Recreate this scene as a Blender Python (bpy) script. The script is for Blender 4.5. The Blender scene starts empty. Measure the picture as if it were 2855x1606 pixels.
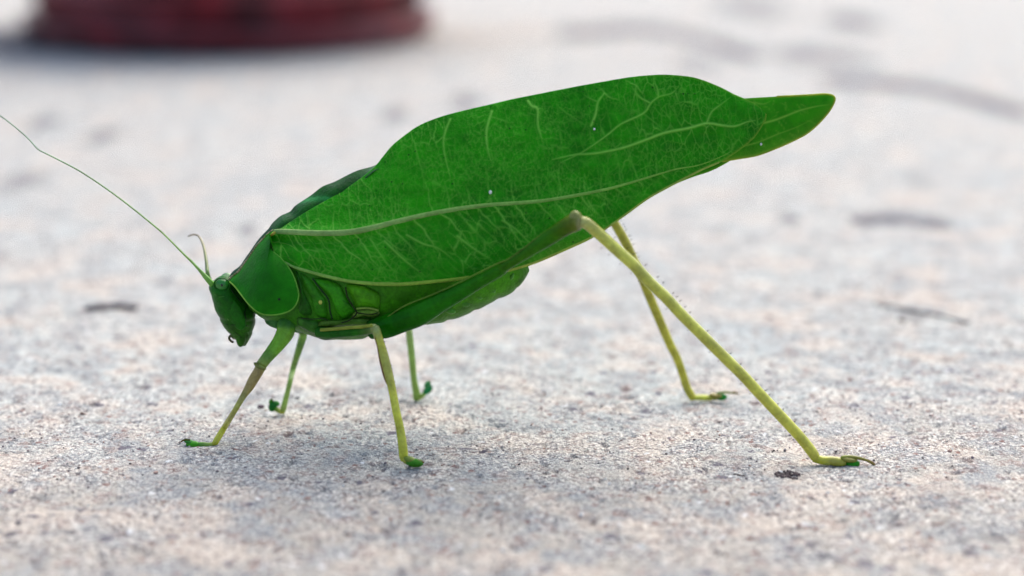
import bpy, bmesh, math, random
import numpy as np
from mathutils import Vector, Matrix
random.seed(7); rng = np.random.default_rng(7)
# 1 unit = 1 cm (the insect is about 6 cm long)
sc = bpy.context.scene
sc.unit_settings.scale_length = 0.01
COL = sc.collection
# ------------------------------------------------------------------ camera
PITCH = math.radians(13.5); DIST = 16.0; LENS = 63.5
CAMH = 5.06
CAM = Vector((0.0, -DIST*math.cos(PITCH), CAMH))
FWD = Vector((0, math.cos(PITCH), -math.sin(PITCH))); UPV = Vector((0, math.sin(PITCH), math.cos(PITCH)))
cd = bpy.data.cameras.new('camera'); cam = bpy.data.objects.new('camera', cd); COL.objects.link(cam)
cam.location = CAM; cam.rotation_euler = (math.radians(90)-PITCH, 0, 0)
cd.lens = LENS; cd.sensor_width = 36; cd.clip_start = 0.1; cd.clip_end = 5000
cd.dof.use_dof = True; cd.dof.focus_distance = 15.75; cd.dof.aperture_fstop = 0.165
sc.camera = cam
# ------------------------------------------------------------------ light
SUN_EL, SUN_AZ = math.radians(52), math.radians(28)     # behind the insect, to the right (azimuth from +Y towards +X)
w = bpy.data.worlds.new("World"); sc.world = w; w.use_nodes = True
nt = w.node_tree; nt.nodes.clear()
sky = nt.nodes.new('ShaderNodeTexSky'); sky.sky_type = 'NISHITA'; sky.sun_disc = False
sky.sun_elevation = SUN_EL; sky.sun_rotation = SUN_AZ; sky.air_density = 1.0; sky.dust_density = 4.0; sky.ozone_density = 0.6
bg = nt.nodes.new('ShaderNodeBackground'); bg.inputs[1].default_value = 0.15
wo = nt.nodes.new('ShaderNodeOutputWorld'); nt.links.new(sky.outputs[0], bg.inputs[0]); nt.links.new(bg.outputs[0], wo.inputs[0])
sd = bpy.data.lights.new('sun', 'SUN'); sd.energy = 1.5; sd.angle = math.radians(75); sd.color = (1.0, 0.96, 0.86)
sun = bpy.data.objects.new('sun', sd); COL.objects.link(sun)
sdir = Vector((math.sin(SUN_AZ)*math.cos(SUN_EL), math.cos(SUN_AZ)*math.cos(SUN_EL), math.sin(SUN_EL)))
sun.rotation_euler = sdir.to_track_quat('Z', 'Y').to_euler(); sun.location = sdir*60
sc.view_settings.view_transform = 'Standard'; sc.view_settings.look = 'None'
sc.view_settings.exposure = 0.88; sc.view_settings.gamma = 1
sc.render.engine = 'CYCLES'; sc.cycles.use_denoising = True; sc.cycles.max_bounces = 6
sc.cycles.adaptive_threshold = 0.01

# ------------------------------------------------------------------ measuring helpers
FPX = LENS/36*2855
def P(x, y, Y):
    """point at depth Y (cm behind the body's mid-plane) seen at photo pixel x, y"""
    d = FWD*FPX + Vector((1, 0, 0))*(x-1427.5) - UPV*(y-803)
    return CAM + d*((Y-CAM.y)/d.y)
def G(x, y, z=0.0):
    d = FWD*FPX + Vector((1, 0, 0))*(x-1427.5) - UPV*(y-803)
    return CAM + d*((z-CAM.z)/d.z)
PX = DIST/FPX                                   # size of one photo pixel at the insect, cm
def catmull(pts, n):
    """resample a list of tuples smoothly, n points per span"""
    a = np.array(pts, float); out = []
    for i in range(len(a)-1):
        p0 = a[max(i-1, 0)]; p1 = a[i]; p2 = a[i+1]; p3 = a[min(i+2, len(a)-1)]
        for k in range(n):
            t = k/n
            out.append(0.5*((2*p1)+(-p0+p2)*t+(2*p0-5*p1+4*p2-p3)*t*t+(-p0+3*p1-3*p2+p3)*t**3))
    out.append(a[-1]); return np.array(out)

# ------------------------------------------------------------------ object helpers
def obj(name, verts, faces, mat, parent=None, smooth=True, cols=None, attrs=None):
    me = bpy.data.meshes.new(name)
    me.from_pydata([tuple(v) for v in verts], [], [tuple(f) for f in faces])
    if smooth: me.polygons.foreach_set('use_smooth', [True]*len(me.polygons))
    if cols is not None:
        ca = me.color_attributes.new('tint', 'FLOAT_COLOR', 'POINT')
        c = np.ones((len(verts), 4)); c[:, :3] = np.array(cols); ca.data.foreach_set('color', c.ravel())
    for k, v in (attrs or {}).items():
        at = me.attributes.new(k, 'FLOAT', 'POINT'); at.data.foreach_set('value', np.asarray(v, dtype=np.float32))
    me.materials.append(mat); me.update()
    o = bpy.data.objects.new(name, me); COL.objects.link(o)
    if parent is not None:
        o.parent = parent; 
        o.matrix_parent_inverse = Matrix.Translation(-world_loc(parent))
    return o
def world_loc(o):
    l = Vector((0, 0, 0)) if o.type == 'MESH' else Vector(o.location)
    return l
def tag(o, label=None, cat=None, group=None, kind=None):
    for k, v in (('label', label), ('category', cat), ('group', group), ('kind', kind)):
        if v: o[k] = v
    return o
def empty(name, loc):
    o = bpy.data.objects.new(name, None); COL.objects.link(o); o.location = loc; return o

class Geo:
    def __init__(s): s.v = []; s.f = []; s.c = []
    def tube(s, pts, rad, cols=None, n=12, flat=1.0, cap=True, flatv=None):
        """round tube; pts world Vectors, rad list; flat scales the cross-section along Y"""
        pts = [Vector(p) for p in pts]; N = len(pts)
        if not hasattr(rad, '__len__'): rad = [rad]*N
        if cols is None: cols = [(1, 1, 1)]*N
        b = len(s.v); nrm = None
        for i in range(N):
            t = (pts[min(i+1, N-1)]-pts[max(i-1, 0)]).normalized()
            if nrm is None:
                nrm = t.cross(Vector((0, 1, 0)));
                if nrm.length < .05: nrm = t.cross(Vector((1, 0, 0)))
                nrm.normalize()
            nrm = (nrm - t*nrm.dot(t)).normalized(); bn = t.cross(nrm)
            for k in range(n):
                a = 2*math.pi*k/n; o = (nrm*math.cos(a)+bn*math.sin(a))*rad[i]
                o.y *= flat
                s.v.append(pts[i]+o); s.c.append(cols[i])
        for i in range(N-1):
            for k in range(n):
                s.f.append((b+i*n+k, b+i*n+(k+1) % n, b+(i+1)*n+(k+1) % n, b+(i+1)*n+k))
        if cap:
            for i, o in ((0, -1), (N-1, 1)):
                t = (pts[min(i+1, N-1)]-pts[max(i-1, 0)]).normalized()
                s.v.append(pts[i]+t*o*rad[i]*.5); s.c.append(cols[i]); q = len(s.v)-1
                for k in range(n):
                    s.f.append((b+i*n+k, b+i*n+(k+1) % n, q) if o > 0 else (b+i*n+(k+1) % n, b+i*n+k, q))
    def ball(s, c, r, col=(1, 1, 1), nu=14, nv=9, rot=None, bump=0.0):
        """ellipsoid, r = (rx, ry, rz)"""
        c = Vector(c); b = len(s.v); R = rot or Matrix.Identity(3)
        for j in range(nv+1):
            ph = math.pi*j/nv
            for i in range(nu):
                th = 2*math.pi*i/nu
                k = 1+bump*(random.random()-.5)
                s.v.append(c+R @ Vector((r[0]*math.sin(ph)*math.cos(th)*k, r[1]*math.sin(ph)*math.sin(th)*k, r[2]*math.cos(ph)*k))); s.c.append(col)
        for j in range(nv):
            for i in range(nu):
                s.f.append((b+j*nu+i, b+(j+1)*nu+i, b+(j+1)*nu+(i+1) % nu, b+j*nu+(i+1) % nu))
    def loft(s, st, n=24, expo=2.0, col=(1, 1, 1), colf=None, wig=None):
        """closed body; stations (Lx,Ly,Rx,Ry,Y,half width cm)"""
        b = len(s.v); N = len(st)
        for j, (lx, ly, rx, ry, Y, wd) in enumerate(st):
            L = P(lx, ly, Y); R = P(rx, ry, Y); m = (L+R)/2; h = (R-L)/2
            for k in range(n):
                a = 2*math.pi*k/n; ca, sa = math.cos(a), math.sin(a)
                ca = math.copysign(abs(ca)**(2/expo), ca); sa = math.copysign(abs(sa)**(2/expo), sa)
                q = m+h*ca+Vector((0, wd*sa, 0))
                if wig: q = wig(q, m, j/(N-1), a)
                s.v.append(q); s.c.append(colf(j/(N-1), a) if colf else col)
        for j in range(N-1):
            for k in range(n):
                s.f.append((b+j*n+k, b+j*n+(k+1) % n, b+(j+1)*n+(k+1) % n, b+(j+1)*n+k))
        for j in (0, N-1):
            m = sum((s.v[b+j*n+k] for k in range(n)), Vector())/n
            s.v.append(m); s.c.append(s.c[b+j*n]); q = len(s.v)-1
            for k in range(n): s.f.append((b+j*n+k, b+j*n+(k+1) % n, q) if j else (b+j*n+(k+1) % n, b+j*n+k, q))
    def disc(s, poly, cen, depth, rings=10, col=(1, 1, 1), colf=None, mirror=False, thick=0.0):
        """sheet filling a star-shaped outline given in photo pixels, its depth from depth(x, y, r)"""
        b = len(s.v); n = len(poly); sg = -1 if mirror else 1
        def put(x, y, r):
            q = P(x, y, depth(x, y, r)); q.y *= sg; s.v.append(q); s.c.append(colf(x, y, r) if colf else col)
        put(cen[0], cen[1], 0)
        for j in range(1, rings+1):
            r = math.sin(math.pi/2*j/rings)
            for (x, y) in poly: put(cen[0]+(x-cen[0])*r, cen[1]+(y-cen[1])*r, r)
        for k in range(n): s.f.append((b, b+1+k, b+1+(k+1) % n))
        for j in range(rings-1):
            for k in range(n):
                a = b+1+j*n
                s.f.append((a+k, a+n+k, a+n+(k+1) % n, a+(k+1) % n))
    def mirrored(s):
        g = Geo(); g.v = [Vector((v[0], -v[1], v[2])) for v in s.v]; g.f = [tuple(reversed(f)) for f in s.f]; g.c = list(s.c); return g
    def build(s, name, mat, parent=None, smooth=True):
        o = obj(name, s.v, s.f, mat, parent, smooth, s.c)
        bm = bmesh.new(); bm.from_mesh(o.data); bmesh.ops.recalc_face_normals(bm, faces=bm.faces); bm.to_mesh(o.data); bm.free()
        return o

# ------------------------------------------------------------------ noise for real relief
def _h(ix, iy, seed):
    n = (ix.astype(np.int64)*374761393 + iy.astype(np.int64)*668265263 + seed*1442695041) & 0xffffffff
    n = ((n ^ (n >> 13))*1274126177) & 0xffffffff
    return ((n ^ (n >> 16)) & 0xffff)/65535.0
def vnoise(x, y, seed=0):
    ix = np.floor(x); iy = np.floor(y); fx = x-ix; fy = y-iy
    fx = fx*fx*(3-2*fx); fy = fy*fy*(3-2*fy)
    a = _h(ix, iy, seed); b = _h(ix+1, iy, seed); c = _h(ix, iy+1, seed); d = _h(ix+1, iy+1, seed)
    return (a*(1-fx)+b*fx)*(1-fy)+(c*(1-fx)+d*fx)*fy
def fbm(x, y, o=4, seed=0):
    s = 0; a = .5
    for i in range(o): s = s+a*vnoise(x*2**i, y*2**i, seed+i*17); a *= .5
    return s

# ------------------------------------------------------------------ materials
class M:
    def __init__(s, name):
        s.m = bpy.data.materials.new(name); s.m.use_nodes = True; s.t = s.m.node_tree
        s.b = s.t.nodes['Principled BSDF']; s.o = s.t.nodes['Material Output']
    def n(s, t, **k):
        x = s.t.nodes.new('ShaderNode'+t)
        for a, v in k.items():
            if a.startswith('i_'):
                key = a[2:]; x.inputs[int(key) if key.isdigit() else key].default_value = v
            else: setattr(x, a, v)
        return x
    def l(s, a, b): s.t.links.new(a, b)
    def coord(s, scale=(1, 1, 1), rot=(0, 0, 0)):
        c = s.n('TexCoord'); mp = s.n('Mapping'); mp.inputs['Scale'].default_value = scale; mp.inputs['Rotation'].default_value = rot
        s.l(c.outputs['Object'], mp.inputs[0]); return mp.outputs[0]
    def noise(s, vec, scale, detail=4, rough=.55):
        x = s.n('TexNoise'); x.inputs['Scale'].default_value = scale; x.inputs['Detail'].default_value = detail; x.inputs['Roughness'].default_value = rough
        s.l(vec, x.inputs['Vector']); return x
    def ramp(s, fac, stops):
        r = s.n('ValToRGB'); e = r.color_ramp.elements
        while len(e) < len(stops): e.new(0.5)
        for q, (p, c) in zip(e, stops): q.position = p; q.color = (*c, 1) if len(c) == 3 else c
        s.l(fac, r.inputs[0]); return r.outputs[0]
    def mix(s, fac, a, b, mode='MIX'):
        x = s.n('Mix', data_type='RGBA', blend_type=mode)
        for v, i in ((fac, 0), (a, 6), (b, 7)):
            if hasattr(v, 'links') or hasattr(v, 'is_linked'): s.l(v, x.inputs[i])
            elif i == 0: x.inputs[0].default_value = v
            else: x.inputs[i].default_value = (*v, 1)
        return x.outputs[2]
    def attr(s, name): 
        a = s.n('Attribute'); a.attribute_name = name; return a
    def math(s, op, a, b=None, clamp=False):
        x = s.n('Math', operation=op, use_clamp=clamp)
        for v, i in ((a, 0), (b, 1)):
            if v is None: continue
            if hasattr(v, 'is_linked'): s.l(v, x.inputs[i])
            else: x.inputs[i].default_value = v
        return x.outputs[0]
    def bump(s, h, strength=.3, dist=.01):
        b = s.n('Bump'); b.inputs['Strength'].default_value = strength; b.inputs['Distance'].default_value = dist
        s.l(h, b.inputs['Height']); s.l(b.outputs[0], s.b.inputs['Normal']); return b.outputs[0]
    def translucent(s, fac, col, nrm=None):
        tr = s.n('BsdfTranslucent'); mx = s.n('MixShader'); mx.inputs[0].default_value = fac
        s.l(col, tr.inputs[0]); 
        if nrm: s.l(nrm, tr.inputs['Normal'])
        s.l(s.b.outputs[0], mx.inputs[1]); s.l(tr.outputs[0], mx.inputs[2]); s.l(mx.outputs[0], s.o.inputs[0])

def wing_material(name, dark, mid, veincol, trans, speck=True):
    m = M(name); co = m.coord()
    big = m.noise(co, 1.3, 3); med = m.noise(co, 9, 4)
    base = m.ramp(big.outputs[0], [(.3, dark), (.7, mid)])
    base = m.mix(m.ramp(med.outputs[0], [(.35, (0, 0, 0)), (.75, (.45,)*3)]), base, tuple(c*1.5 for c in mid))
    # fine net of tiny veins
    warp = m.n('VectorMath', operation='ADD'); wn = m.noise(co, 12, 2); sc_ = m.n('VectorMath', operation='SCALE'); sc_.inputs['Scale'].default_value = .06
    m.l(wn.outputs['Color'], sc_.inputs[0]); m.l(co, warp.inputs[0]); m.l(sc_.outputs[0], warp.inputs[1])
    def net(scale, stretch, rot, w):
        mp = m.n('Mapping'); mp.inputs['Scale'].default_value = stretch; mp.inputs['Rotation'].default_value = (0, rot, 0); m.l(warp.outputs[0], mp.inputs[0])
        v = m.n('TexVoronoi', feature='DISTANCE_TO_EDGE'); v.inputs['Scale'].default_value = scale; m.l(mp.outputs[0], v.inputs['Vector'])
        return m.ramp(v.outputs['Distance'], [(0, (1, 1, 1)), (w, (0, 0, 0))])
    nets = net(26, (1, 1, 1), 0, .13)
    patch = m.ramp(m.noise(co, 4, 3).outputs[0], [(.35, (.12,)*3), (.7, (1,)*3)])
    nf = m.math('MULTIPLY', m.mix(1.0, nets, patch, 'MULTIPLY'), .26)
    base = m.mix(nf, base, tuple(c*.55 for c in veincol))
    va = m.attr('vein'); base = m.mix(m.math('MULTIPLY', va.outputs['Fac'], .95, True), base, veincol)
    ed = m.attr('edge'); base = m.mix(m.math('MULTIPLY', ed.outputs['Fac'], .75, True), base, (.22, .42, .04))
    if speck:
        sp = m.n('TexVoronoi', feature='F1'); sp.inputs['Scale'].default_value = 17; m.l(co, sp.inputs['Vector'])
        dots = m.ramp(sp.outputs['Distance'], [(.10, (1, 1, 1)), (.17, (0, 0, 0))])
        gate = m.ramp(m.noise(co, 1.7, 2).outputs[0], [(.50, (0, 0, 0)), (.58, (1, 1, 1))])
        gate2 = m.ramp(sp.outputs['Color'], [(.45, (0, 0, 0)), (.5, (1, 1, 1))])
        base = m.mix(m.math('MULTIPLY', m.mix(1, m.mix(1, dots, gate, 'MULTIPLY'), gate2, 'MULTIPLY'), .8), base, (.004, .02, .004))
    m.l(base, m.b.inputs['Base Color']); m.b.inputs['Roughness'].default_value = .48; m.b.inputs['Specular IOR Level'].default_value = .10
    h = m.math('ADD', m.math('MULTIPLY', nets, .5), m.math('MULTIPLY', m.noise(co, 70, 3).outputs[0], .9))
    nb = m.bump(h, .45, .006)
    m.translucent(trans, m.mix(1, base, (1.0, 1.5, .5), 'MULTIPLY'), nb)
    return m.m
def body_material(name, rough=.42, noise_amt=.35, bump=.35, spec=.25, trans=0, scale=1, c2=(.35, .5, .35), gloss=0):
    m = M(name); co = m.coord(); t = m.attr('tint')
    a = m.noise(co, 7*scale, 5); b = m.noise(co, 38*scale, 4)
    f = m.ramp(a.outputs[0], [(.3, (1-noise_amt,)*3), (.7, (1+noise_amt*.6,)*3)])
    c = m.mix(1, t.outputs['Color'], f, 'MULTIPLY')
    g = m.ramp(b.outputs[0], [(.42, (.0,)*3), (.62, (noise_amt,)*3)])
    c = m.mix(g, c, m.mix(1, c, c2, 'MULTIPLY'))
    m.l(c, m.b.inputs['Base Color']); m.b.inputs['Roughness'].default_value = rough; m.b.inputs['Specular IOR Level'].default_value = spec
    if gloss:
        m.b.inputs['Coat Weight'].default_value = .08; m.b.inputs['Coat Roughness'].default_value = .18
    if gloss:      # the pale horny shins are glossier than the green thighs
        sp_ = m.n('SeparateColor'); m.l(t.outputs['Color'], sp_.inputs[0]); m.l(m.math('ADD', m.math('MULTIPLY', sp_.outputs[0], gloss), .015, True), m.b.inputs['Specular IOR Level'])
    h = m.math('ADD', b.outputs[0], m.math('MULTIPLY', m.noise(co, 95, 3).outputs[0], .4))
    nb = m.bump(h, bump, .008)
    if trans: m.translucent(trans, c, nb)
    return m.m

mat_wing = wing_material('wing_green', (.004, .135, .001), (.020, .31, .002), (.25, .62, .09), .28)
mat_hindwing = wing_material('hindwing_green', (.015, .22, .003), (.04, .34, .005), (.30, .60, .08), .35, False)
mat_body = body_material('body_green', .42, .45, .9, .14, c2=(.45, .5, .3))
mat_smooth = body_material('shield_green', .5, .28, .9, .08, c2=(.6, .8, .6))
mat_leg = body_material('leg_green', .27, .34, .3, .35, .12, c2=(.6, .55, .4), gloss=1.2)
mat_vein = body_material('vein_pale', .6, .25, .4, .06, .1)
mat_eye = body_material('eye_green', .14, .15, .05, .5)
mat_dark = body_material('dark_brown', .6, .3, .4, .2)

# ------------------------------------------------------------------ ground: pale worn concrete
def seg_dist(x, y, poly):
    d = np.full(x.shape, 1e9)
    for (a, b) in zip(poly[:-1], poly[1:]):
        ax, ay = a; bx, by = b; dx, dy = bx-ax, by-ay; L = dx*dx+dy*dy+1e-12
        t = np.clip(((x-ax)*dx+(y-ay)*dy)/L, 0, 1)
        d = np.minimum(d, np.hypot(x-ax-t*dx, y-ay-t*dy))
    return d
rows = list(np.arange(-6.2, 4.5, .026)); s = .027
while rows[-1] < 900: rows.append(rows[-1]+s); s *= 1.022
pre = []; s = .03; y = -6.2
while y > -60: y -= s; s *= 1.12; pre.append(y)
rows = np.array(pre[::-1]+rows)
cc = list(np.linspace(0, 5.4, 215)); s = .026
while cc[-1] < 60: cc.append(cc[-1]+s); s *= 1.12
cc = np.array([-q for q in cc[:0:-1]]+cc)
scal = np.interp(rows, [-60, -6, 4, 900], [1, 1, 1, 1]); scal = np.where(rows > 0, 1+rows/15.56, np.maximum(.75, 1+rows/15.56*.8))
X = cc[None, :]*scal[:, None]; Yg = np.repeat(rows[:, None], len(cc), 1)
Z = (fbm(X*1.1, Yg*1.1, 3, 3)-.45)*.05 + (fbm(X*7, Yg*7, 3, 5)-.45)*.035 + (fbm(X*24, Yg*24, 2, 9)-.37)*.022
pit = np.clip(fbm(X*11+5, Yg*11, 3, 21)-.60, 0, 1)*.25
Z -= pit
Z *= np.clip(1-(Yg-4)/40, .15, 1)
stain_shade = np.zeros_like(X); brown = np.zeros_like(X)
def gp(l): return [(G(a, b).x, G(a, b).y) for a, b in l]
CR = [([(1580, 92), (1650, 88), (1790, 78), (1880, 92), (1980, 115), (2080, 150)], .38, .8),
      ([(2200, 155), (2290, 150), (2370, 160)], .5, .55),
      ([(2330, 222), (2480, 232), (2600, 248), (2720, 275), (2810, 300)], .30, .9),
      ([(2390, 612), (2500, 608), (2630, 622)], .10, .75),
      ([(0, 95), (80, 100), (140, 110)], .9, .8)]  # last entry: dark band running left from the foot of the pot
YS = .28
for poly, wd, st in CR:
    d = seg_dist(X, Yg*YS, [(a_, b_*YS) for a_, b_ in gp(poly)]); d = d*(1+.7*(fbm(X*1.5, Yg*1.5, 3, 40)-.45)); mk = np.clip(1.5-d/wd, 0, 1)*min(1, st*1.25)
    stain_shade = np.maximum(stain_shade, mk); Z -= mk*.04
d = seg_dist(X, Yg, gp([(1100, 100), (1300, 110), (1500, 92), (1650, 88), (1800, 80)])); brown = np.clip(1.3-d/1.0, 0, 1)*.8
for (px, py, r, st) in [(118, 345, .28, .45), (285, 380, .26, .5), (60, 505, .3, .3), (1105, 320, .26, .5), (1300, 285, .3, .55), (2375, 60, .75, .75), (2205, 610, .10, .9),
                        (2560, 895, .06, .5), (690, 642, .085, 1.0), (520, 650, .06, .3), (1720, 1130, .05, .4), (100, 1040, .06, .4), (30, 1490, .05, .9), (510, 1560, .05, .6),
                        (1450, 1440, .08, .35), (650, 840, .12, .3), (2300, 1550, .06, .5), (2640, 1080, .07, .3), (1940, 180, .6, .3), (2090, 20, 1.2, .4), (1080, 1480, .05, .5), (2790, 1500, .05, .5), (2560, 500, .2, .25), (2480, 800, .12, .2), (1030, 1100, .30, .30), (1090, 1112, .22, .28), (980, 1108, .25, .25), (700, 1110, .12, .3), (2060, 1290, .2, .25), (2330, 1240, .16, .25), (2640, 1390, .25, .2)]:  # spots, plus the body's soft shadow painted as patches between the legs
    g = G(px, py); d = np.hypot(X-g.x, (Yg-g.y)*(.8 if g.y < 3 else .55 if g.y < 8 else .3))*(1+.8*(fbm(X*14, Yg*14, 3, 60)-.45)); stain_shade = np.maximum(stain_shade, np.clip(1.5-d/r, 0, 1)*min(1, st*(1.6 if g.y > 8 else 1.1)))
V = np.stack([X, Yg, Z], -1).reshape(-1, 3); nr, nc = X.shape
idx = np.arange(nr*nc).reshape(nr, nc)
F = np.stack([idx[:-1, :-1], idx[:-1, 1:], idx[1:, 1:], idx[1:, :-1]], -1).reshape(-1, 4)
def gz(x, y):
    """ground height at a place"""
    j = int(np.clip(np.searchsorted(rows, y), 0, nr-1)); i = int(np.clip(np.searchsorted(X[j], x), 0, nc-1)); return float(Z[j, i])
me = bpy.data.meshes.new('ground')
me.vertices.add(len(V)); me.vertices.foreach_set('co', V.ravel()); me.loops.add(F.size); me.loops.foreach_set('vertex_index', F.ravel())
me.polygons.add(len(F)); me.polygons.foreach_set('loop_start', np.arange(0, F.size, 4)); me.polygons.foreach_set('use_smooth', np.ones(len(F), bool)); me.update(calc_edges=True)
for nm, a in (('stain_shade', stain_shade), ('brown', brown), ('near_shade', np.clip((1.2-Yg+2.4*(fbm(X*.45, Yg*.45, 4, 88)-.45)*2)/3.5, 0, 1)), ('pit', np.clip(pit*14, 0, 1))):
    at = me.attributes.new(nm, 'FLOAT', 'POINT'); at.data.foreach_set('value', a.ravel().astype(np.float32))
g = M('worn_concrete'); co = g.coord()
b1 = g.noise(co, .42, 4); b2 = g.noise(co, 2.2, 4); b3 = g.noise(g.coord((1, 1, 1), (0, 0, .6)), 11, 5, .65); b4 = g.noise(co, 34, 4, .7); b5 = g.noise(co, 5, 5)
b6 = g.noise(g.coord((1.0, 1.0, 1)), 30, 3, .8); b7 = g.noise(co, 1.1, 5, .6); b8 = g.noise(co, 13, 4, .7)
def flecks(scale, size, gate, colr, k):
    """irregular sparse flecks of dirt"""
    global base
    wv = g.n('VectorMath', operation='ADD'); sv = g.n('VectorMath', operation='SCALE'); sv.inputs['Scale'].default_value = .9/scale
    g.l(g.noise(co, scale*2.5, 3).outputs['Color'], sv.inputs[0]); g.l(co, wv.inputs[0]); g.l(sv.outputs[0], wv.inputs[1])
    v = g.n('TexVoronoi', feature='F1'); v.inputs['Scale'].default_value = scale; g.l(wv.outputs[0], v.inputs['Vector'])
    sc_ = g.n('SeparateColor'); g.l(v.outputs['Color'], sc_.inputs[0])
    rad = g.math('MULTIPLY', g.ramp(sc_.outputs[0], [(gate, (0, 0, 0)), (1, (1, 1, 1))]), size)
    f = g.math('MULTIPLY', g.math('SUBTRACT', rad, v.outputs['Distance']), 9., True)
    base = g.mix(g.math('MULTIPLY', f, k), base, colr)
base = g.ramp(b1.outputs[0], [(.35, (.465, .53, .54)), (.65, (.55, .59, .565))])
base = g.mix(g.math('MULTIPLY', g.attr('near_shade').outputs['Fac'], .8), base, (.415, .37, .315))  # foreground shade painted in as a darker, warmer tone
base = g.mix(g.ramp(b2.outputs[0], [(.40, (.85,)*3), (.54, (0,)*3)]), base, (.32, .345, .36))
base = g.mix(g.ramp(b7.outputs[0], [(.50, (0,)*3), (.61, (.75,)*3)]), base, (.66, .575, .49))
base = g.mix(g.ramp(b5.outputs[0], [(.53, (0,)*3), (.64, (.65,)*3)]), base, (.34, .25, .22))
calm = base
base = g.mix(g.ramp(b8.outputs[0], [(.38, (.95,)*3), (.48, (0,)*3)]), base, (.17, .165, .18))
base = g.mix(g.ramp(b3.outputs[0], [(.54, (0,)*3), (.64, (.75,)*3)]), base, (.82, .80, .74))
base = g.mix(g.ramp(b6.outputs[0], [(.37, (.95,)*3), (.47, (0,)*3)]), base, (.11, .10, .11))
base = g.mix(g.ramp(b6.outputs[0], [(.53, (0,)*3), (.61, (.95,)*3)]), base, (.92, .89, .82))
base = g.mix(g.ramp(b4.outputs[0], [(.38, (.6,)*3), (.45, (0,)*3)]), base, (.22, .13, .11))
base = g.mix(g.ramp(g.noise(co, .9, 5, .65).outputs[0], [(.40, (.55,)*3), (.60, (0,)*3)]), base, calm)
flecks(3.2, .30, .62, (.15, .10, .10), .75); flecks(6, .42, .70, (.10, .09, .13), .8); flecks(13, .45, .72, (.22, .09, .07), .7); flecks(9, .35, .85, (.85, .87, .88), .8)
base = g.mix(g.math('MULTIPLY', g.attr('pit').outputs['Fac'], .6), base, (.10, .09, .12))
base = g.mix(g.math('MULTIPLY', g.attr('brown').outputs['Fac'], .45), base, (.38, .26, .20))
base = g.mix(g.math('MULTIPLY', g.attr('stain_shade').outputs['Fac'], .85), base, (.06, .06, .09))
g.l(base, g.b.inputs['Base Color']); g.b.inputs['Roughness'].default_value = .8; g.b.inputs['Specular IOR Level'].default_value = .12
g.bump(g.math('ADD', b4.outputs[0], g.math('MULTIPLY', b6.outputs[0], 1.0)), .8, .04)
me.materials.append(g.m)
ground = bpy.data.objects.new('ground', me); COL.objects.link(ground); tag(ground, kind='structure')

# loose sand grains nobody could count
gr = Geo()
for i in range(2600):
    y = random.uniform(-4.5, 9) if i % 3 else random.uniform(-3.5, 2); x = random.uniform(-5, 5)*(1+y/15.56)
    r = random.uniform(.005, .013)*(1.7 if random.random() < .04 else 1)
    col = random.choice([(.22, .18, .2), (.10, .08, .09), (.75, .73, .72), (.45, .30, .26), (.55, .5, .48), (.8, .8, .82), (.2, .18, .2)])
    gr.ball((x, y, gz(x, y)+r*.3), (r*random.uniform(.7, 1.4), r*random.uniform(.7, 1.4), r*.7), col, 5, 3, Matrix.Rotation(random.random()*6, 3, 'Z'), .5)
mat_grit = body_material('grit', .8, .3, .4, .2, scale=3)
go = gr.build('sand_grains', mat_grit, smooth=False); tag(go, 'loose sand grains scattered over the pale concrete', 'sand', kind='stuff')

# ------------------------------------------------------------------ the katydid
base_pt = G(1180, 1207); root = empty('katydid', (base_pt.x, 0, 0))
tag(root, 'bright green leaf-winged katydid standing on pale concrete', 'insect')

# ---- near forewing
TOP = [(752, 652), (762, 645), (778, 639), (815, 615), (866, 583), (912, 557), (957, 531), (1015, 490), (1046, 463), (1064, 441), (1093, 406), (1131, 375), (1168, 350), (1218, 329), (1280, 311), (1362, 292), (1425, 277), (1500, 262), (1607, 241), (1731, 219), (1793, 211), (1855, 208), (1918, 213), (1959, 223), (2009, 243), (2046, 262), (2079, 276), (2104, 288), (2124, 301), (2135, 317)]
BOT = [(752, 652), (746, 664), (745, 680), (750, 695), (770, 712), (795, 735), (822, 748), (854, 758), (909, 773), (963, 785), (1017, 792), (1072, 795), (1126, 795), (1208, 788), (1275, 781), (1350, 770), (1417, 757), (1493, 734), (1586, 694), (1648, 665), (1690, 639), (1752, 595), (1806, 556), (1855, 528), (1918, 495), (1960, 474), (2005, 455), (2046, 430), (2079, 406), (2104, 383), (2122, 357), (2133, 335), (2135, 317)]
AX = np.array([.9706, -.2407]); AX /= np.linalg.norm(AX); NX = np.array([AX[1], -AX[0]])   # NX points up in the picture
O0 = np.array([745., 665.])
def tocs(p): p = np.asarray(p, float)-O0; return np.stack([p @ AX, p @ NX], -1)
def wing_grid(TOP, BOT, nu, nv, O0=O0):
    t = tocs(catmull(TOP, 8)); b = tocs(catmull(BOT, 8))
    s0 = min(t[:, 0].min(), b[:, 0].min()); s1 = max(t[:, 0].max(), b[:, 0].max())
    # make both monotone
    def mono(a):
        o = [a[0]]
        for q in a[1:]:
            if q[0] > o[-1][0]+.2: o.append(q)
        return np.array(o)
    t = mono(t); b = mono(b)
    uu = np.linspace(0, 1, nu); uu = uu-.9*np.sin(2*np.pi*uu)/(2*np.pi)*.9   # denser at both ends
    S = s0+(s1-s0)*uu; T = np.interp(S, t[:, 0], t[:, 1]); B = np.interp(S, b[:, 0], b[:, 1])
    v = np.linspace(0, 1, nv)
    N = B[:, None]+(T-B)[:, None]*v[None, :]; SS = np.repeat(S[:, None], nv, 1)
    px = O0[0]+SS*AX[0]+N*NX[0]; py = O0[1]+SS*AX[1]+N*NX[1]
    return px, py, (S-s0)/(s1-s0), v
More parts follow.
